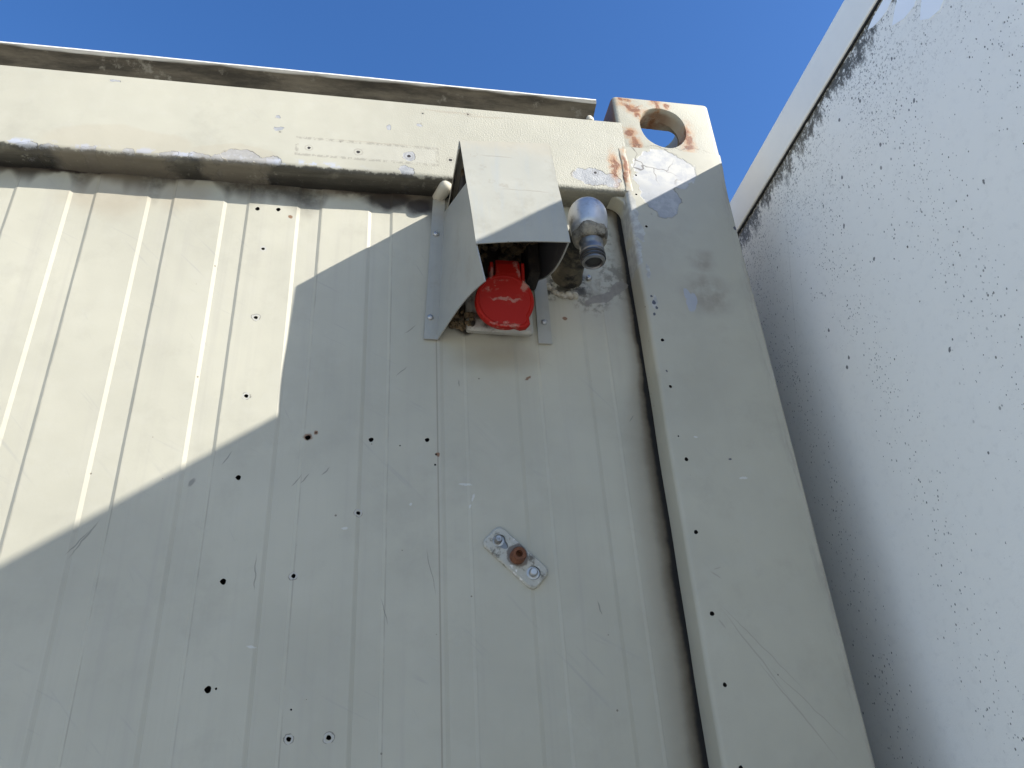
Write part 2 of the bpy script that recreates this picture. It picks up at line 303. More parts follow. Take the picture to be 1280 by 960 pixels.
def post_custom(g, col, ro):
    x, y, z = g.sep()
    # bare galvanised-looking patches and cracks where the post meets the corner casting
    wv = g.warp(.05, 30, 6)
    d = g.field([(.432, 2.435, .052, .042, .1), (.42, 2.375, .032, .036, .2), (.402, 2.41, .02, .03, 0)], wv); m = g.ramp(d, .93, 1.0, 1, 0)
    pc = g.mix(g.ramp(z, 2.37, 2.42), (0.25, 0.258, 0.265), (0.43, 0.415, 0.375)); pc = g.mix(g.ramp(g.noise(42, 5, .75), .42, .62), pc, (0.33, 0.33, 0.33))
    col = g.mix(g.mul(m, .9), col, pc); ed = g.mul(g.mul(g.ramp(d, .93, .99), g.ramp(d, 1.0, 1.04, 1, 0)), g.ramp(g.noise(26, 3), .45, .6)); col = g.mix(g.mul(ed, .6), col, (0.10, 0.085, 0.07)); g.addh(m, -.0005)
    vo = g.n('ShaderNodeTexVoronoi', feature='DISTANCE_TO_EDGE'); g.l(g.warp(.05, 18, 3), vo.inputs['Vector']); vo.inputs['Scale'].default_value = 17
    ck = g.mul(g.ramp(vo.outputs[0], .004, .018, 1, 0), g.mul(g.ramp(z, 2.39, 2.43), g.ramp(g.noise(9, 3), .42, .58))); col = g.mix(g.mul(ck, .75), col, (0.08, 0.065, 0.05))
    # peeled pale strip along the inner edge near the top
    d = g.field([(.369, 2.34, .008, .05, 0), (.3665, 2.27, .006, .03, 0), (.378, 2.18, .004, .012, 0), (.3765, 2.305, .006, .02, 0), (.376, 2.235, .003, .015, 0)], g.warp(.016, 70, 5)); m = g.mul(g.ramp(d, .85, 1.0, 1, 0), .55)
    col = g.mix(m, col, g.mix(g.ramp(g.noise(90, 3), .4, .6), (0.25, 0.255, 0.26), (0.42, 0.42, 0.40)))
    # right edge scuffed down to lighter metal
    nz = g.noise(1.0, 5, .75, g.mapv((90, 1, 12)))
    m = g.mul(g.ramp(x, .509, .527), g.ramp(nz, .46, .62)); col = g.mix(g.mul(m, .38), col, (0.22, 0.20, 0.17))
    m = g.mul(g.ramp(x, .524, .530), g.ramp(nz, .40, .34)); col = g.mix(g.mul(m, .6), col, (0.55, 0.53, 0.48))
    d = g.field([(.42, 1.715, .0011, .06, -.55), (.455, 1.655, .0011, .07, -.6), (.392, 1.80, .0012, .009, -.9), (.395, 1.808, .001, .006, 1.3), (.388, 1.745, .0013, .007, -.6), (.43, 1.72, .0008, .07, -.7), (.47, 1.66, .0008, .06, -.75)], g.warp(.006, 30, 2))
    col = g.mix(g.mul(g.ramp(d, .4, 1.1, 1, 0), .32), col, (0.16, 0.145, 0.12))
    d = g.field([(.433, 2.183, .008, .020, .2), (.428, 2.20, .005, .01, 0)], g.warp(.014, 60, 4)); col = g.mix(g.mul(g.ramp(d, .8, 1, 1, 0), .7), col, (0.30, 0.32, 0.36))
    d = g.field([(.3765, 2.1796, .003, .004, 0), (.379, 2.171, .002, .003, 0), (.374, 2.16, .002, .0025, 0), (.3745, 2.19, .0018, .0018, 0), (.5275, 2.325, .003, .004, 0), (.377, 2.07, .0015, .002, 0), (.44, 1.945, .002, .0015, 0)], g.warp(.004, 190, 3)); col = g.mix(g.ramp(d, .8, 1.1, 1, 0), col, (0.06, 0.06, 0.075))
    d = g.field([(.452, 1.92, .006, .0016, 0), (.4, 1.975, .003, .0012, 0)], g.warp(.004, 190, 3)); col = g.mix(g.mul(g.ramp(d, .7, 1.1, 1, 0), .5), col, (0.58, 0.58, 0.56))
    return col, ro
M['post'] = painted('post_paint', base=tuple(c*.95 for c in CREAM), streak=.12, scuff=.3, custom=post_custom, soft=[(.455, 2.20, .05, .045, 0), (.462, 2.255, .03, .03, 0)],
    rust=[(.3685, 2.428, .0055, .034, 0)], rings=[])

def cast_custom(g, col, ro):
    x, y, z = g.sep()
    inside = g.mul(g.ramp(y, .004, .012), g.ramp(z, 2.5935, 2.5925)); nz = g.noise(30, 5, .7)
    m = g.mul(g.mul(inside, g.ramp(nz, .38, .60)), g.ramp(x, .485, .455, .15, 1.0)); col = g.mix(g.mul(m, .8), col, g.mix(g.noise(70, 3), (0.13, 0.055, 0.025), (0.30, 0.20, 0.12)))
    lft = g.mul(g.ramp(x, .371, .3685), g.ramp(y, .0, .006)); col = g.mix(g.mul(lft, .85), col, g.mix(nz, (0.05, 0.025, 0.016), (0.16, 0.07, 0.035)))
    # cracked paint line at the weld to the post
    dz = g.math('ABSOLUTE', g.math('SUBTRACT', z, g.math('ADD', 2.483, g.mul(g.math('SUBTRACT', g.noise(20, 5, .7), .5), .05))))
    ck = g.mul(g.mul(g.ramp(dz, .0002, .0012, 1, 0), g.ramp(y, .01, .0)), g.ramp(g.noise(31, 3), .40, .55)); col = g.mix(g.mul(ck, .75), col, (0.09, 0.07, 0.05))
    return col, ro
M['casting'] = painted('casting_paint', base=tuple(c*.90 for c in CREAM), scuff=.2, custom=cast_custom, orange=.0004,
    rust=[(.3885, 2.509, .013, .010, 0), (.401, 2.568, .020, .008, .2), (.388, 2.583, .012, .006, 0), (.442, 2.590, .010, .012, 0), (.407, 2.553, .007, .010, 0), (.486, 2.512, .009, .026, .1), (.484, 2.487, .010, .010, 0), (.462, 2.578, .006, .005, 0), (.395, 2.48, .007, .028, 0), (.443, 2.575, .006, .012, 0)])

# roof edge: pale top edge, filthy below
g = G('roof_trim_metal'); x, y, z = g.sep(); nz = g.noise(1.0, 5, .7, g.mapv((9, 40, 40))); nf = g.noise(30, 5, .75)
c = g.mix(g.ramp(nz, .3, .7), (0.028, 0.023, 0.015), (0.135, 0.115, 0.083)); c = g.mix(g.ramp(nf, .58, .72), c, (0.20, 0.185, 0.15))
c = g.mix(g.ramp(z, 2.5755, 2.5762), c, (0.62, 0.61, 0.57)); g.addh(nf, .0012); M['trim'] = g.done(c, .7)

def hood_custom(g, col, ro):
    x, y, z = g.sep()
    st = g.noise(1.0, 4, .7, g.mapv((70, 70, 3))); col = g.mix(g.mul(g.ramp(st, .5, .72), .35), col, (0.27, 0.29, 0.285)); bl_ = g.noise(19, 5, .72); col = g.mix(g.mul(g.ramp(bl_, .50, .68), .30), col, (0.22, 0.20, 0.15))
    t = g.math('ADD', z, g.mul(g.noise(30, 4, .7), .05)); m = g.mul(g.ramp(t, 2.345, 2.385), .45); col = g.mix(m, col, (0.36, 0.31, 0.22))
    d = g.field([(.148, 2.324, .024, .0010, .02), (.193, 2.2625, .022, .0009, .02), (.165, 2.263, .02, .0007, -.02)], g.warp(.004, 90, 3)); col = g.mix(g.mul(g.ramp(d, .5, 1.1, 1, 0), .55), col, (0.20, 0.18, 0.14))
    d = g.field([(.14, 2.275, .006, .004, 0), (.155, 2.27, .01, .004, 0), (.13, 2.30, .008, .006, 0), (.118, 2.325, .006, .006, 0)], g.warp(.012, 120, 4)); col = g.mix(g.mul(g.mul(g.ramp(d, .6, 1.1, 1, 0), g.ramp(g.noise(160, 3), .45, .6)), .6), col, (0.27, 0.25, 0.2))
    return col, ro
M['hood'] = painted('hood_sheet_paint', base=(0.345, 0.335, 0.28), scuff=.35, custom=hood_custom, rough=.42)
M['hood_side'] = painted('hood_side_paint', base=(0.325, 0.32, 0.28), scuff=.3, custom=hood_custom, rough=.42)
M['red'] = None
g = G('socket_red'); nz = g.noise(38, 5, .72); c = g.mix(g.noise(8, 3), (0.22, 0.006, 0.003), (0.32, 0.010, 0.005))
d = g.field([(.148, 2.166, .018, .005, -.5), (.163, 2.150, .022, .003, .15), (.158, 2.117, .022, .005, .05), (.178, 2.20, .004, .02, 0), (.144, 2.185, .004, .012, .2), (.187, 2.17, .006, .01, 0)], g.warp(.02, 60, 4))
c = g.mix(g.mul(g.mul(g.ramp(d, .7, 1.1, 1, 0), g.ramp(nz, .44, .56)), .6), c, (0.36, 0.23, 0.18)); c = g.mix(g.mul(g.ramp(nz, .60, .72), .4), c, (0.20, 0.09, 0.06)); g.addh(nz, .0004)
M['red'] = g.done(c, .5, spec=.15)
M['base_grey'] = plain('socket_base_grey', (0.36, 0.34, 0.29), .7, 0, .25, 60, .0008, (0.07, 0.055, 0.035), .52)
M['foam'] = plain('nest_crumb', (0.12, 0.08, 0.038), .95, 0, .7, 110, .003, (0.02, 0.015, 0.008), .46)
M['foam_dark'] = plain('black_foam', (0.022, 0.017, 0.012), .95, 0, .6, 60, .003, (0.07, 0.045, 0.02), .55)  # near-black for the blocks added to darken the hood interior
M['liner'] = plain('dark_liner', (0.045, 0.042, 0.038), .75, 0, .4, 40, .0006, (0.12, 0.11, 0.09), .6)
M['zinc'] = plain('zinc_steel', (0.42, 0.42, 0.41), .42, .75, .25, 70, .0004, (0.16, 0.14, 0.12), .55)
M['chrome'] = plain('dull_chrome', (0.46, 0.46, 0.455), .40, .60, .25, 60, .0004, (0.19, 0.175, 0.145), .50)
M['crust'] = plain('crusty_grime', (0.24, 0.215, 0.165), .95, 0, .6, 130, .004, (0.03, 0.024, 0.016), .47)
M['pipe'] = plain('grimy_pipe', (0.11, 0.09, 0.055), .85, 0, .6, 70, .003, (0.012, 0.010, 0.007), .40)
M['rubber'] = plain('black_rubber', (0.018, 0.017, 0.016), .45, 0, .2)
M['steel'] = plain('dark_steel', (0.20, 0.195, 0.185), .38, .8, .3, 60, .0003, (0.05, 0.045, 0.04), .55)
M['sealant'] = plain('old_sealant', (0.46, 0.42, 0.33), .8, 0, .15, 40, .001, (0.16, 0.13, 0.09), .55)
M['rusty'] = plain('rusty_bolt', (0.13, 0.050, 0.022), .9, 0, .6, 120, .0015, (0.035, 0.018, 0.012), .55)
M['shell'] = plain('insulation_shell', (0.30, 0.29, 0.26), .8)
g = G('plate_galvanised'); nz = g.noise(75, 5, .75); nb = g.noise(28, 3, .6)
c = g.mix(nb, (0.30, 0.29, 0.245), (0.46, 0.445, 0.38)); c = g.mix(g.mul(g.ramp(nz, .50, .66), .85), c, (0.09, 0.08, 0.06)); c = g.mix(g.ramp(nz, .40, .34), c, (0.62, 0.60, 0.56))
d = g.field([(.1698, 1.8358, .013, .014, 0)], g.warp(.01, 90, 3)); c = g.mix(g.mul(g.ramp(d, .9, 1.05, 1, 0), .8), c, (0.10, 0.075, 0.06)); g.addh(nz, .0006)
M['plate'] = g.done(c, .6, .05, 1, .3)

# ------------------------------------------------------------------ ground
g = G('yard_concrete'); c = g.mix(g.noise(.4, 4), (0.46, 0.44, 0.39), (0.56, 0.535, 0.48)); c = g.mix(g.ramp(g.noise(60, 3, .7), .45, .7), c, (0.56, 0.53, 0.48)); g.addh(g.noise(90, 3), .006)
M['ground'] = g.done(c, .9)
mb = MB(); rings = []
for x in (-600, -60, -12, -5, 0, 5, 12, 60, 600): rings.append([(x, y, 0) for y in (-600, -60, -12, -5, 0, 5, 12, 60, 600)])
gr = mb.loft(rings, False).build('ground', M['ground']); gr['kind'] = 'structure'

# ------------------------------------------------------------------ container
XL, XR = -5.527, 0.531        # outer faces of the end posts
ct = empty('shipping_container', (-2.5, 0.08, 0.0), 'cream insulated shipping container with grooved wall and chipped rusty corner, half in shadow', 'shipping container')

# wall panel: shallow vertical grooves rolled into thin sheet
def groove_profile():
    pts = [(XL+.165, .040)]; k = -50; dpt = .0026; base_d = .0017
    while True:
        xb = -.4101 + .0992*k
        k += 1; dpt = base_d if xb < .05 else .0009
        if xb < XL+.19: continue
        if xb > .36: break
        j = .0006*mnoise.noise(Vector((k*1.7, 0, 0)))
        pts += [(xb-.0023, .040), (xb+.0023, .040+dpt), (xb+.0300+j-.0016, .040+dpt), (xb+.0300+j+.0022, .040)]
    pts = [p for p in pts if p[0] < .3655]; pts.append((.3665, .040)); return pts
gp = groove_profile()
mb = MB(); zs = (0.16, 2.3855)
ring = lambda z: [(x, y, z) for x, y in gp] + [(x, y+.002, z) for x, y in reversed(gp)]
n = len(gp)
mb.loft([ring(z) for z in zs], True, False)
for i, z in enumerate(zs):   # strip caps
    for k in range(n-1):
        a = i*2*n
        mb.f.append((a+k, a+k+1, a+2*n-2-k, a+2*n-1-k)); mb.mi.append(0)
panel = mb.build('wall_panel', [M['panel'], M['hole']], ct)
cm = MB()
for x, z, r, k in HOLES:
    r *= .9; pr = [((x+r*(1+.12*sin(3*a+x*90))*cos(a)), z+r*(1+.12*cos(2*a+z*50))*sin(a)) for a in [2*pi*q/14 for q in range(14)]]
    cm.loft([[(px, .03, pz) for px, pz in pr], [(px, .055, pz) for px, pz in pr]], mi=0)
c = cm.build('cutter', [M['hole']]); cut(panel, [c])

# insulated body behind the skin (closes the box)
mb = MB(); mb.box(XL+.02, .515, .075, 2.36, .14, 2.53)
mb.build('insulated_core', M['shell'], ct)
mb = MB(); mb.box(XL+.15, .38, .060, .0745, .16, 2.385); mb.build('panel_backing', M['hole'], ct)

# header rail: rolled channel, slightly battered lower lip
def header_ring(x):
    a = mnoise.noise(Vector((x*9, 0, 0)))*.0016 + mnoise.noise(Vector((x*31, 5, 0)))*.0008
    b = mnoise.noise(Vector((x*3, 9, 0)))*.0012*max(0, min(1, (.33-x)/.08))
    zl = 2.3800 + a; r = .0085; pts = [(x, .060, 2.5335), (x, .004, 2.5335), (x, 0.0, 2.5295), (x, b*.6, 2.47), (x, b, 2.42)]
    for q in range(7):
        t = pi/2*q/6; pts.append((x, r - r*cos(t) + b*(1-q/6), zl + r - r*sin(t)))
    pts += [(x, .062, zl+.0015)]
    return pts
xs = [XL+.16] + [-4.5+i*.25 for i in range(15)] + [-.75+i*.016 for i in range(69)] + [.3765]
xs = sorted(set(round(v, 4) for v in xs))
mb = MB(); mb.loft([header_ring(x) for x in xs]); hdr = mb.build('header_rail', M['header'], ct, smooth=True, angle=40)

# bottom rail
mb = MB(); mb.box(XL+.16, .3655, 0.0, .12, .02, .17); mb.build('bottom_rail', M['header'], ct, bevel=.008)

# corner posts
def post_xl(z):
    return .3605 + .0035*max(0, min(1, (z-1.55)/.6)) + .0008*mnoise.noise(Vector((0, 0, z*11)))
def post_ring(z):
    xl = post_xl(z); tt = max(0, min(1, (z-2.39)/.085)); xr = .5315 + .0006*mnoise.noise(Vector((3, 0, z*14))) + .0046*tt*tt*(3-2*tt); r = .0060; r2 = .0055; pts = [(xl+.0015, .15, z), (xl+.0015, .05, z)]
    for q in range(6):
        t = pi/2*q/5; pts.append((xl + r - r*cos(t), r - r*sin(t), z))
    pts += [(xl+.05, .0004*mnoise.noise(Vector((9, 0, z*6))), z), (xl+.11, .0005*mnoise.noise(Vector((12, 0, z*5))), z)]
    for q in range(6):
        t = pi/2*q/5; pts.append((xr - r2 + r2*sin(t), r2 - r2*cos(t), z))
    pts += [(xr, .15, z)]
    return pts
mb = MB(); zz = [.12, .5, .9, 1.2] + [1.4+i*.03 for i in range(36)] + [2.477]
mb.loft([post_ring(z) for z in zz])
post = mb.build('corner_post', [M['post'], M['hole']], ct)
cm = MB()
for x, z, r in POST_HOLES:
    r *= .82; pr = [(x+r*(1+.1*sin(3*a+x*90))*cos(a), z+r*(1+.1*cos(2*a+z*50))*sin(a)) for a in [2*pi*q/14 for q in range(14)]]
    cm.loft([[(px, -.01, pz) for px, pz in pr], [(px, .016, pz) for px, pz in pr]])
c = cm.build('cutter', [M['hole']]); cut(post, [c]); smooth_by_angle(post, 32)
p2 = post.copy(); COL.objects.link(p2); p2.parent = ct; p2.scale.x = -1; p2.location.x += XL+XR+.0 ; 
# rounded fillet where post and header meet above the pipe
mb = MB(); rr = .022; prof = [(.366, 2.3800-.0)]
for q in range(7):
    t = pi/2*q/6; prof.append((.3645 - rr + rr*sin(t) - .0, 2.381 - rr + rr*cos(t)))
prof = [(.370, 2.386)] + [(.3642-rr, 2.386)] + [(.3642-rr+rr*sin(pi/2*q/6), 2.3808-rr+rr*cos(pi/2*q/6)) for q in range(7)] + [(.370, 2.3808-rr)]
def fil(y, e): return [(min(x, .370), y, max(z, 2.34)) for x, z in prof]
mb.loft([fil(.010, 0), fil(.0395, 0)]); mb.build('corner_fillet', M['post'], ct, bevel=.003)

# corner castings: hollow blocks with real openings
def make_casting():
    x0, x1, y0, y1, z0, z1 = .3675, .5365, .0004, .158, 2.4640, 2.5955
    mb = MB(); mb.box(x0, x1, y0, y1, z0, z1); o = mb.build('corner_casting', [M['casting']])
    md = o.modifiers.new('b', 'BEVEL'); md.width = .009; md.segments = 4; md.limit_method = 'ANGLE'; apply_mods(o)
    cv = MB(); cv.box(x0+.022, x1-.022, y0+.026, y1-.012, z0+.02, z1-.026); c1 = cv.build('c1', [M['casting']])
    hole = [(.4095, 2.5366), (.4145, 2.5528), (.4255, 2.5645), (.4420, 2.5705), (.4580, 2.5685), (.4725, 2.5605), (.4815, 2.5455), (.4835, 2.5266), (.4790, 2.5069), (.4665, 2.4915), (.4501, 2.4845), (.4319, 2.4882), (.4175, 2.4996), (.4105, 2.5165)]
    # smooth the outline
    pts = []
    N = len(hole)
    for i in range(N):
        p0, p1, p2, p3 = (Vector(hole[(i+k-1) % N]) for k in range(4))
        for t in (0, .33, .66): pts.append(.5*((2*p1)+(p2-p0)*t+(2*p0-5*p1+4*p2-p3)*t*t+(3*p1-p0-3*p2+p3)*t**3))
    cv = MB(); cx, cz = .4465, 2.5275
    def hr(y, s): return [(cx+(p.x-cx)*s, y, cz+(p.y-cz)*s) for p in pts]
    cv.loft([hr(-.03, 1.10), hr(.0003, 1.045), hr(.0030, 1.012), hr(.008, 1.0), hr(.05, .98)]); c2 = cv.build('c2', [M['casting']])
    def slot(axis, c, a, b):
        pr = []
        for q in range(24):
            t = 2*pi*q/24; u = cos(t)*b + (a-b if cos(t) > 0 else b-a if cos(t) < 0 else 0); v = sin(t)*b; pr.append((u, v))
        cv = MB()
        if axis == 'z': cv.loft([[(c[0]+u, c[1]+v, z1-.06) for u, v in pr], [(c[0]+u, c[1]+v, z1+.05) for u, v in pr]])
        else: cv.loft([[(x1-.06, c[1]+v, c[2]+u) for u, v in pr], [(x1+.05, c[1]+v, c[2]+u) for u, v in pr]])
        return cv.build('c3', [M['casting']])
    c3 = slot('z', (.447, .078, 0), .058, .036); c4 = slot('x', (0, .09, 2.532), .036, .024)
    cut(o, [c1, c2, c3, c4]); smooth_by_angle(o, 35)
    return o
cst = make_casting(); cst.parent = ct; cst.location = -Vector(ct.location)
c2 = cst.copy(); COL.objects.link(c2); c2.parent = ct; c2.scale.x = -1; c2.location.x += XL+XR
# weld bead between header and casting
mb = MB(); rings = []
for i in range(24):
    z = 2.384+.088*i/23; e = min(1, i/3, (23-i)/3); wv = .0055+.0012*mnoise.noise(Vector((0, 1, z*120))); hh = .0001+.0013*e*(1+.3*mnoise.noise(Vector((4, 1, z*190))))
    rings.append([(.3695+.002*mnoise.noise(Vector((2, 2, z*40)))-wv*cos(t), .0006-hh*sin(t)**.7-.0007*(sin(t) > .01), z) for t in [pi*k/8 for k in range(9)]])
mb.loft(rings); mb.build('weld_bead', M['post'], ct, smooth=True, angle=80)

# roof edge trim: thin overhanging sheet, bent and ragged at its end
mb = MB(); rings = []; xs = [XL+.12, -4, -2.5, -1.2]+[-.8+i*.02 for i in range(57)]+[.334, .340]
for i, x in enumerate(xs):
    w1 = .0016*mnoise.noise(Vector((x*4, 2, 0)))+.0007*mnoise.noise(Vector((x*23, 2, 0))); e = max(0, (x-.315)/.025); j = .004*e*mnoise.noise(Vector((x*300, 0, 0)))
    zt = 2.5785+w1; th = .0022
    lip = .0075+.002*mnoise.noise(Vector((x*7, 7, 1)))
    rings.append([(x, .0+j, zt), (x, .0+j, zt-th), (x+e*.002, .006, zt-th-.0008), (x, .034, zt-.012-lip), (x-.004*e, .05, 2.536), (x, .075, 2.530), (x, .30, 2.531), (x, .30, zt+.002)])
mb.loft(rings); trim = mb.build('roof_edge_trim', M['trim'], ct, smooth=True, angle=30)
mb = MB(); mb.lathe([(.001, -.004), (.0055, -.001), (.006, .004), (.0045, .010), (.001, .013)], (.329, .012, 2.540), (0, .15, 1), 12, wob=.3); mb.build('sealant_drip', M['sealant'], trim, smooth=True)
# roof skin
mb = MB(); mb.box(XL+.03, .50, .31, 2.36, 2.532, 2.572); mb.build('roof_panel', M['trim'], ct)

# ------------------------------------------------------------------ socket hood
YF = -.1025
def hood_front(u, t):
    """u 0..1 left to right, t 0..1 bottom to top of the front sheet"""
    x0 = .1139+(.1010-.1139)*t; x1 = .2304+(.2208-.2304)*t
    z0 = 2.1670+(2.1788-2.1670)*u; z1 = 2.3500+.0085*u
    x = x0+(x1-x0)*u; z = z0+(z1-z0)*t
    y = YF - .0125*(1-t) - .0020*sin(pi*min(1, t/.55)) + .0035*sin(pi*u)*(t < .3)*(1-t/.3) + .003*max(0, t-.55)
    z -= .0035*sin(pi*u)*max(0, 1-t/.25)*-1.5
    return Vector((x, y, z))
mb = MB(); rows = []
for i in range(13): rows.append([hood_front(k/10, i/12) for k in range(11)])
for i in range(1, 8):      # roof going back to the wall
    f = i/7; rows.append([hood_front(k/10, 1.0) + Vector(((.104+.118*k/10-hood_front(k/10, 1).x)*f, (.037-YF)*f + (.002 if i == 1 else 0), .004*sin(pi*f/2)+.015*f - (.0085*k/10)*f)) for k in range(11)])
mb.loft(rows, False); hood = mb.build('socket_hood', M['hood'], ct, smooth=True, angle=28, solid=.0016)
hood['label'] = 'bent pale sheet metal hood over the red socket'
# left side sheet with flange on the wall
def sheet(name, outline, flange, mat):
    mb = MB(); mb.add(outline, [tuple(range(len(outline)))]); 
    if flange: mb.add(flange, [tuple(range(len(flange)))])
    return mb.build(name, mat, hood, solid=.0016)
mb = MB(); rows = []
for i in range(15):
    t = i/14                            # bottom to top
    zb = 2.1285+(2.350-2.1285)*t
    xw = .0812+(.0945-.0812)*t
    # front edge follows a bowed curve
    if t < .0: pass
    zf = 2.1146+(2.2730-2.1146)*t
    tf = (zf-2.167)/.183
    xf = .1139-.0129*tf+.0012 if tf > 0 else .1151-.155*(zf-2.167)
    yf = YF-.0125*(1-max(0, tf))+.0022
    row = []
    for k in range(11):
        s = k/10; x = xw+(xf-xw)*s; y = .0372+(yf-.0372)*s; z = zb+(zf-zb)*s
        x += .004*sin(pi*s)*(1-t)          # dished
        if t < .35: z += .016*sin(pi*s)*(1-t/.35)*(1 if s > .0 else 0)*.9
        row.append((x, y, z))
    rows.append(row)
mb.loft(rows, False); sd = mb.build('side_sheet', M['hood_side'], hood, smooth=True, solid=.0016, angle=50)
mb = MB(); rows = []
for i in range(9):
    t = i/8; z = 2.128+.244*t; rows.append([(.0627+.0145*t, .0368, z), (.0720+.014*t, .0366, z), (.0815+.0137*t, .0370, z)])
mb.loft(rows, False); mb.build('flange', M['hood_side'], hood, solid=.0016)
# folded lip on the roof's left edge
mb = MB(); mb.loft([[(.1008, YF+.002, 2.351), (.1000, YF+.004, 2.338)], [(.1015, -.05, 2.358), (.099, -.048, 2.345)], [(.1035, .0, 2.3635), (.0985, .0, 2.350)], [(.105, .036, 2.366), (.0975, .036, 2.352)]], False)
mb.build('folded_lip', M['hood_side'], hood, solid=.0014)
# right side sheet, cut back towards the wall
mb = MB(); rows = []
for i in range(13):
    s = i/12; y = .0372+(YF+.002-.0372)*s
    x = .2175+(.2300-.2175)*s + .003*sin(pi*s)
    zb = 2.232 - .050*s; zb += -.014*sin(pi*s)
    zt = 2.3675-.0105*s
    row = []
    for q in range(9):
        z = zb+(zt-zb)*q/8; tz = max(0, min(1, (z-2.1788)/.18)); yf = YF-.0125*(1-tz)+.0025
        row.append((x+(-.0078*s+.0052*(1-s))*q/8, .0372+(yf-.0372)*s, z))
    rows.append(row)
mb.loft(rows, False); mb.build('side_sheet', M['hood_side'], hood, smooth=True, solid=.0016, angle=50)
# added dark sheet along its inner side, painting in the hood's shade
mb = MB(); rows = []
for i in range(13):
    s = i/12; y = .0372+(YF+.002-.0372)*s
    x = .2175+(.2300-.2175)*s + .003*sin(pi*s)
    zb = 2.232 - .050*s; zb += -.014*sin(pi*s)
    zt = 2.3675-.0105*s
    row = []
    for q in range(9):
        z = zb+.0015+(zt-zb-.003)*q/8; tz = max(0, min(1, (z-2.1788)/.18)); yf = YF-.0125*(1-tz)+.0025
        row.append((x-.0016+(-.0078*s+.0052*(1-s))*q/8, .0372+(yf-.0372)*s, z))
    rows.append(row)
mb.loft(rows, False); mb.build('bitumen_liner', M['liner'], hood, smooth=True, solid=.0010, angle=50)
mb = MB(); rows = []
for i in range(9):
    t = i/8; z = 2.1285+.155*t; cur = .009*(1-t)**1.5*0
    rows.append([(.2172+.001*sin(pi*t)+cur, .0370, z), (.2268+cur, .0366, z), (.2362+.001*t, .0368, z)])
mb.loft(rows, False); mb.build('flange', M['hood_side'], hood, solid=.0016)
# dome head screws
mb = MB(); mb.lathe([(.0001, .0), (.0042, .0), (.0042, -.0008), (.0036, -.0020), (.0022, -.0030), (.0012, -.0031), (.0010, -.0022), (.0001, -.0022)], (0, 0, 0), (0, 1, 0), 20)
scr = mb.build('screw', M['zinc'], hood, smooth=True, angle=50)
scr.location = (.0808, .0356, 2.3061)
for x, z in ((.0716, 2.162), (.2274, 2.1626)):
    o = scr.copy(); COL.objects.link(o); o.parent = hood; o.location = (x, .0356, z)
# washer stub beside the hood under the header
mb = MB(); mb.lathe([(.0001, .02), (.0095, .02), (.0100, -.010), (.0085, -.0145), (.0050, -.017), (.0001, -.0175)], (.0915, .022, 2.379), (-.3, 1, 0.1), 20)
mb.build('blind_plug', M['sealant'], ct, smooth=True, angle=50)
mb = MB(); mb.box(.1085, .2185, -.052, .0365, 2.290, 2.3535); mb.build('foam_seal', M['foam_dark'], hood, bevel=.004)  # added block that blacks out the upper hood interior
mb = MB(); mb.box(.2025, .2198, -.006, .0362, 2.214, 2.2895); mb.build('foam_seal', M['foam_dark'], hood, bevel=.004)  # added block that stops light showing at the right gap
# crumbs of an old wasp nest / foam under the hood
mb = MB()
def crumb(p, r, i):
    mb.lathe([(.0003, -r), (r*.6, -r*.8), (r, -r*.2), (r*.85, r*.5), (.0003, r)], p, (random.uniform(-1, 1), random.uniform(-1, 1), random.uniform(.2, 1)), 7, wob=1.1, seed=i)
for i in range(120):
    crumb(Vector((random.uniform(.110, .212), random.uniform(-.03, .034), random.uniform(2.258, 2.292))), random.uniform(.003, .0085), i)
mb.build('nest_residue', M['foam'], hood, smooth=True, angle=40); mb = MB()
for i in range(46):
    p = Vector((random.uniform(.098, .128), random.uniform(.018, .034), 0)); p.z = 2.140+random.uniform(0, .03)*(1-(p.x-.098)/.06)
    crumb(p, random.uniform(.002, .0055), i+200)
mb.build('nest_residue', M['foam'], hood, smooth=True, angle=40)

# ------------------------------------------------------------------ red power socket
LN = Vector((-.02, -.97, -.24)).normalized(); LC = Vector((.1615, -.022, 2.1500))
LU = Vector((0, 0, 1)) - LN*LN.z; LU.normalize(); LX = LU.cross(LN).normalized()
if LX.x < 0: LX = -LX
def on(a, b, h): return LC + LX*a + LU*b + LN*h
mb = MB()   # socket barrel behind the lid
mb.lathe([(.0260, .0), (.0255, .03), (.025, .034), (.025, .052)], LC + LU*.008 - LN*.002, -LN, 32)
sock = mb.build('power_socket', M['red'], ct, smooth=True, bevel=.0012); sock['label'] = 'scratched red power socket with a round spring lid under the hood'
outl = []
for k in range(40):
    a = 2*pi*k/40; r = .0382; x, z = r*cos(a), r*sin(a)*.97
    outl.append((x, z))
def tabbed(x, z):      # thumb tab, lower right
    a = math.atan2(z, x); d = abs((a - R(-52)+pi) % (2*pi) - pi)
    k = max(0, 1-d/R(17)); return x*(1+.20*min(1, k*1.7)), z*(1+.20*min(1, k*1.7))
outl = [tabbed(*p) for p in outl]
mb = MB()
def lr(s, h): return [on(x*s, z*s, h) for x, z in outl]
mb.loft([lr(.95, -.001), lr(1.0, .0005), lr(1.0, .0085), lr(.975, .0105), lr(.90, .0112), lr(.86, .0100), lr(.2, .0104)])
lid = mb.build('lid', M['red'], sock, smooth=True, angle=30)
mb = MB()   # hinge neck
def nr(b, wd, h0, h1): return [on(-wd+.005, b, h0), on(wd+.005, b, h0), on(wd+.005, b, h1), on(-wd+.005, b, h1)]
mb.loft([nr(.022, .0185, -.004, .010), nr(.038, .0165, -.006, .0095), nr(.052, .0160, -.010, .006), nr(.060, .0155, -.014, .001)])
mb.build('hinge', M['red'], sock, bevel=.002)
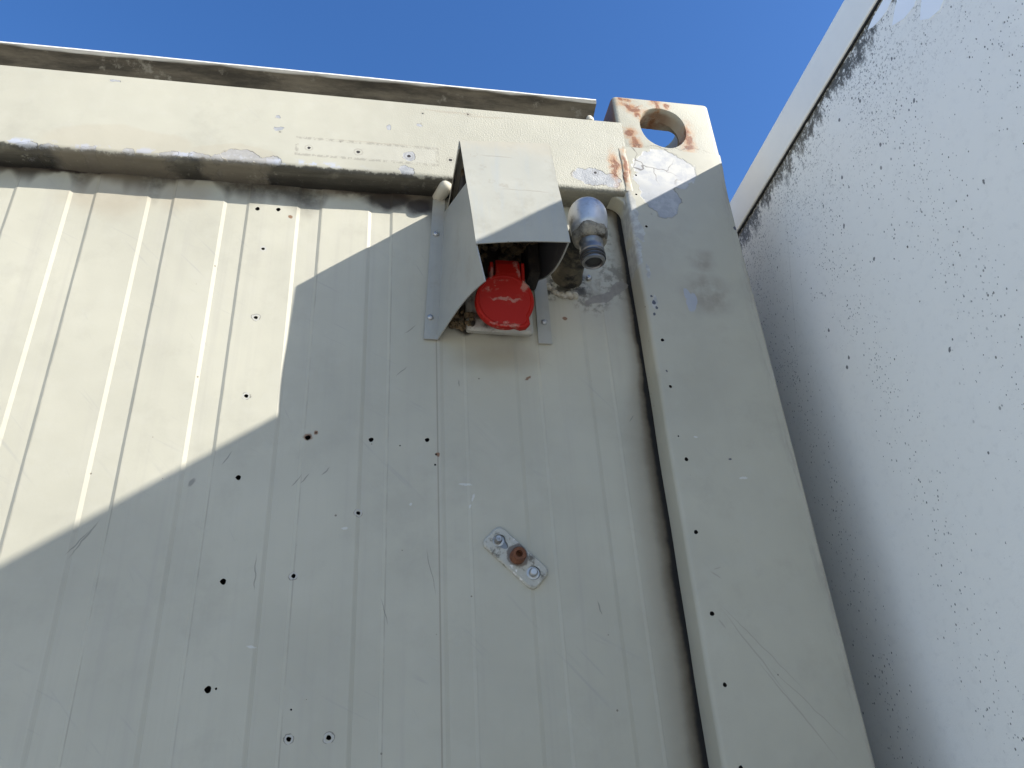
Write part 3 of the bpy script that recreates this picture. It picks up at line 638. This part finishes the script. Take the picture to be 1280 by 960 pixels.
for sx in (-1, 1):
    mb = MB(); mb.loft([[on(.005+sx*.0205+dx, b, h) for dx, h in ((-.0022, -.02), (.0022, -.02), (.0022, .003), (-.0022, .003))] for b in (.020, .035, .056)])
    mb.build('hinge_ear', M['red'], sock, bevel=.001)
# base flange
mb = MB(); pr = [(-.044, -.040), (.046, -.042), (.046, .05), (-.044, .05)]
Bn = Vector((0, -.98, -.2)).normalized()
mb.loft([[(.1625+x, .0375, 2.180+z) for x, z in pr], [(.1625+x, .024, 2.176+z) for x, z in pr], [(.1625+x*.93, .020, 2.175+z*.95) for x, z in pr]])
mb.build('base_flange', M['base_grey'], sock, bevel=.004, seg=3)

# ------------------------------------------------------------------ drain elbow
EX, EZ, EY = .2690, 2.2485, -.080
mb = MB(); prof = [(.019*(1+.1*mnoise.noise(Vector((i*1.3, 0, 0)))), .046-i*.0105) for i in range(12)]
mb.lathe([(.024, .044), (.0225, .036), (.0205, .028)] + [(.0195, .018-i*.008) for i in range(12)], (EX, 0, EZ), (0, 1, 0), 28, wob=.10)
elb = mb.build('drain_elbow', M['pipe'], ct, smooth=True, angle=60); elb['label'] = 'short grimy pipe with a dull chrome domed elbow pointing down'
mb = MB(); prof = [(.0215, -.0235), (.0236, -.0215), (.0243, -.014), (.0254, -.006), (.0258, .002)] + [(.0259*cos(t), .004+.0275*sin(t)) for t in [pi/2*k/8 for k in range(1, 8)]] + [(.0006, .0318)]
mb.lathe(prof, (EX, EY, EZ), (.03, 0, 1), 32, wob=.015); mb.build('dome_cap', M['chrome'], elb, smooth=True, angle=60)
mb = MB(); mb.lathe([(.0165, -.0385), (.0195, -.036), (.0215, -.031), (.0232, -.026), (.0225, -.021), (.020, -.018)], (EX, EY, EZ), (0, 0, 1), 30, wob=.22); mb.build('crusted_collar', M['crust'], elb, smooth=True, angle=60)
mb = MB(); mb.lathe([(.0150, -.020), (.0158, -.034), (.0158, -.044), (.0150, -.0455), (.0150, -.049), (.0158, -.0505), (.0158, -.055), (.0148, -.056), (.0148, -.070), (.0118, -.0715), (.0108, -.070), (.0106, -.040), (.0005, -.038)], (EX, EY, EZ), (0, 0, 1), 30); mb.build('nozzle', M['steel'], elb, smooth=True, angle=30)
mb = MB()
for hh in (-.0600, -.0655): mb.lathe([(.0146, hh-.0019), (.0161, hh-.0014), (.0166, hh), (.0161, hh+.0014), (.0146, hh+.0019)], (EX, EY, EZ), (0, 0, 1), 30)
mb.build('rubber_ring', M['rubber'], elb, smooth=True, angle=60)
# sealant smeared at the pipe foot
mb = MB()
for i in range(15):
    a = R(205+i*6.0); rad = .031+.004*mnoise.noise(Vector((i*.5, 3, 0))); p = Vector((EX-.002+rad*cos(a), .0385, EZ-.008+rad*sin(a)*.95)); r = .006*(.6+.6*abs(mnoise.noise(Vector((i*.31, 8, 0)))))
    mb.lathe([(.0003, -r), (r*.8, -r*.6), (r, 0), (r*.8, r*.6), (.0003, r)], p, (cos(a+pi/2), .0, sin(a+pi/2)), 9, wob=.3, seed=i)
mb.build('sealant_bead', M['sealant'], elb, smooth=True, angle=80)
o = scr.copy(); COL.objects.link(o); o.parent = ct; o.location = Vector((.3010, .0385, 2.2460)) - Vector(ct.location); o.name = 'screw'

# ------------------------------------------------------------------ locking plate
A = Vector((.1495, 0, 1.8736)); B_ = Vector((.2073, 0, 1.8174)); D_ = Vector((.1279, 0, 1.8518))
ux = (B_-A).normalized(); uz = Vector((-ux.z, 0, ux.x)); PC = Vector((.1676, .0, 1.8338)); hl, hw = .0405, .0160
def pp(a, b, y): q = PC+ux*a+uz*b; return (q.x, y, q.z)
pts = []
for a0 in range(4):
    cxs = (1, -1, -1, 1)[a0]; czs = (1, 1, -1, -1)[a0]; rr = .0085
    for q in range(5):
        t = pi/2*a0+pi/2*q/4; ex = .0028*(1-(abs(czs*(hw-rr)+rr*sin(t))/hw)**2); pts.append((cxs*(hl-rr)+rr*cos(t)+cxs*ex*0, czs*(hw-rr)+rr*sin(t)))
mb = MB(); mb.loft([[pp(a*1.01, b*1.02, .0405) for a, b in pts], [pp(a, b, .0372) for a, b in pts], [pp(a*.965, b*.92, .0358) for a, b in pts]])
pl = mb.build('fixing_plate', [M['plate']], ct, smooth=True, angle=25); pl['label'] = 'small tilted galvanised plate with three bolts on the wall'
cm = MB()   # keyhole slots
for (a, b, r, ta) in ((-.026, .001, .0082, .0125), (.027, .0, .0082, 0)):
    pr = []
    for q in range(20):
        t = 2*pi*q/20; x, z = r*cos(t), r*sin(t)
        if ta and cos(t) > .3: x = r*.3+ta*.85*cos(t)*.9; z *= .62
        pr.append((a+x, b+z))
    cm.loft([[pp(x, z, .02) for x, z in pr], [pp(x, z, .0385) for x, z in pr]])
c = cm.build('cutter', [M['steel']]); pl.data.materials.append(M['steel']); cut(pl, [c]); smooth_by_angle(pl, 25)
def bolt(a, b, mat, r, h, hexa=False, hole=False):
    mb = MB(); q = Vector(pp(a, b, .0384))
    if hexa: prof = [(r*1.15, .0), (r*1.15, -.002), (r, -.0022), (r*.97, -h*.8), (r*.8, -h), (r*.45, -h), (r*.42, -h*.5), (.0003, -h*.5)]
    else: prof = [(r*1.05, 0), (r*1.05, -.0012), (r*.70, -.0014), (r*.70, -h*.75), (r*.5, -h), (.0003, -h*1.02)]
    mb.lathe(prof, q, (0, 1, 0), 6 if hexa == 6 else 22, wob=.10 if hexa else .02)
    return mb.build('bolt', mat, pl, smooth=True, angle=40)
bolt(-.0285, .0005, M['zinc'], .0068, .009); bolt(.0265, 0, M['zinc'], .0072, .008)
b3 = bolt(.001, .0015, M['rusty'], .0092, .016, True); b3['label'] = 'rusty hollow centre bolt'

# ------------------------------------------------------------------ white box body beside the container
g = G('trailer_white_skin'); x, y, z = g.sep(); nb = g.noise(2.5, 4, .6); nf = g.noise(80, 4, .7)
c = g.mix(nb, (0.855, 0.84, 0.775), (0.895, 0.88, 0.81)); c = g.mix(g.mul(g.ramp(nf, .5, .72), .12), c, (0.45, 0.44, 0.42))
rail_t = g.math('SUBTRACT', 2.452, z)
near = g.ramp(rail_t, .0, .55, 1, 0); yl = g.ramp(y, -.42, .05)
for sc, seed, rmin, k, base, gain in ((85, 0, .05, .13, -.07, .36), (170, 3, .09, .17, -.01, .66), (310, 7, .18, .17, .05, .85)):
    vo = g.n('ShaderNodeTexVoronoi', feature='F1'); g.l(g.mapv((1, 1, .70), (.35, 0, 0), (seed, seed, seed)), vo.inputs['Vector']); vo.inputs['Scale'].default_value = sc
    rnd = g.sep(vo.outputs['Color']); cl = g.ramp(g.noise(11+seed*3, 5, .7), .40, .62)
    dens = g.math('ADD', base, g.mul(g.math('ADD', g.mul(near, .85), .20), g.mul(cl, gain)))     # share of cells that carry a speck
    on_ = g.math('LESS_THAN', rnd[0], dens); rad = g.math('ADD', g.mul(g.mul(rnd[1], g.mul(rnd[1], rnd[1])), k), rmin)
    m = g.mul(g.ramp(g.math('SUBTRACT', vo.outputs['Distance'], rad), -.05, .05, 1, 0), on_); c = g.mix(g.mul(m, g.ramp(rnd[2], 0, 1, .25, .95)), c, (0.055, 0.05, 0.045))
# grime creeping down from the rail
gn = g.noise(1.0, 5, .75, g.mapv((1, 42, 16), (.35, 0, 0))); dep = g.math('ADD', .004, g.mul(g.ramp(gn, .30, .72), .060))
m = g.math('SUBTRACT', 1.0, g.math('DIVIDE', rail_t, dep), clamp=True); m = g.mul(g.ramp(m, .02, .55), g.ramp(g.noise(150, 4, .75), .34, .52))
c = g.mix(g.mul(m, .93), c, g.mix(g.noise(40, 3), (0.022, 0.021, 0.013), (0.085, 0.075, 0.045)))
m = g.mul(g.mul(g.ramp(rail_t, .0, .22, 1, 0), g.ramp(g.noise(12, 4, .7), .32, .60)), g.ramp(g.noise(250, 4, .75), .555, .615)); c = g.mix(g.mul(m, .88), c, (0.06, 0.055, 0.045))
bl = [(-.2783, 2.3679), (-.1621, 2.3893), (-.212, 2.2889), (-.3196, 2.1229), (-.1294, 2.3133), (-.1019, 2.25), (-.0756, 2.3098), (-.2829, 2.2871), (-.0192, 2.0747), (-.0283, 2.0844), (-.0052, 2.1433), (-.134, 2.1676), (-.1022, 2.2509), (-.195, 1.9933)]
d = g.field([(a, b, .0017+.0008*((i*7) % 3)/2, .0030, .3) for i, (a, b) in enumerate(bl)], g.warp(.005, 200, 3), 'x'); c = g.mix(g.mul(g.ramp(d, .8, 1.1, 1, 0), .85), c, (0.06, 0.06, 0.065))
d = g.field([(.03, 2.32, .0006, .25, .32)], g.warp(.004, 30, 3), 'x'); c = g.mix(g.mul(g.ramp(d, .4, 1.1, 1, 0), .35), c, (0.3, 0.28, 0.24))
g.addh(nf, .0004); g.addh(nb, .006); g.addh(g.noise(420, 2), .00012)
M['tskin'] = g.done(c, .45, 0, 1, .4)
M['trail'] = plain('rail_white_paint', (0.84, 0.82, 0.75), .42, 0, .05, 30, .0002, (0.55, 0.53, 0.48), .66)
M['seal'] = plain('rail_seal', (0.02, 0.018, 0.015), .7)  # black that paints in the shadow gap below the rail
M['decal'] = plain('decal_film', (0.90, 0.93, 0.96), .35, 0, .03, 30, .0001)
tb = empty('box_trailer', (1.9, 4.0, 0.0), 'dirty white box body with black speckled side wall and pale top rail beside the container', 'truck trailer')
tb.rotation_euler.z = 0
SK = .018
def tx(y, off=0): return .6226 + SK*y + off
Y0, Y1 = -1.55, 9.6
def slab(name, mat, o0, o1, z0, z1, bevel=0, y0=Y0, y1=Y1, mbx=None):
    mb = mbx or MB(); mb.loft([[(tx(y0, o0), y0, z0), (tx(y0, o1), y0, z0), (tx(y0, o1), y0, z1), (tx(y0, o0), y0, z1)], [(tx(y1, o0), y1, z0), (tx(y1, o1), y1, z0), (tx(y1, o1), y1, z1), (tx(y1, o0), y1, z1)]])
    return mb.build(name, mat, tb, bevel=bevel)
slab('side_wall', M['tskin'], .0050, .060, .0, 2.470)
slab('top_rail', M['trail'], .0, .055, 2.4560, 2.5235, .003)
slab('rail_seal', M['seal'], .0022, .0048, 2.4528, 2.4557)  # dark strip standing in for the shadow under the rail
slab('body_core', M['trail'], .0605, 2.50, .0, 2.5190)
# pale sail-like decal strokes near the rail (film with real thickness)
def decal(pts):
    mb = MB(); 
    def o(e): return [(tx(y, .0050-e), y, z) for y, z in pts]
    mb.loft([o(-.0004), o(.0006)]); mb.build('decal', M['decal'], tb)
decal([(-.2630, 2.4440), (-.275, 2.4475), (-.302, 2.4490), (-.325, 2.449), (-.314, 2.4333), (-.300, 2.4300), (-.285, 2.4325), (-.272, 2.4375)])
decal([(-.2986, 2.4035), (-.310, 2.416), (-.330, 2.432), (-.352, 2.442), (-.372, 2.447), (-.362, 2.425), (-.3514, 2.400), (-.337, 2.388), (-.318, 2.391)])
decal([(-.3353, 2.3635), (-.345, 2.378), (-.362, 2.400), (-.385, 2.424), (-.402, 2.432), (-.394, 2.395), (-.3765, 2.350), (-.362, 2.344), (-.346, 2.351)])
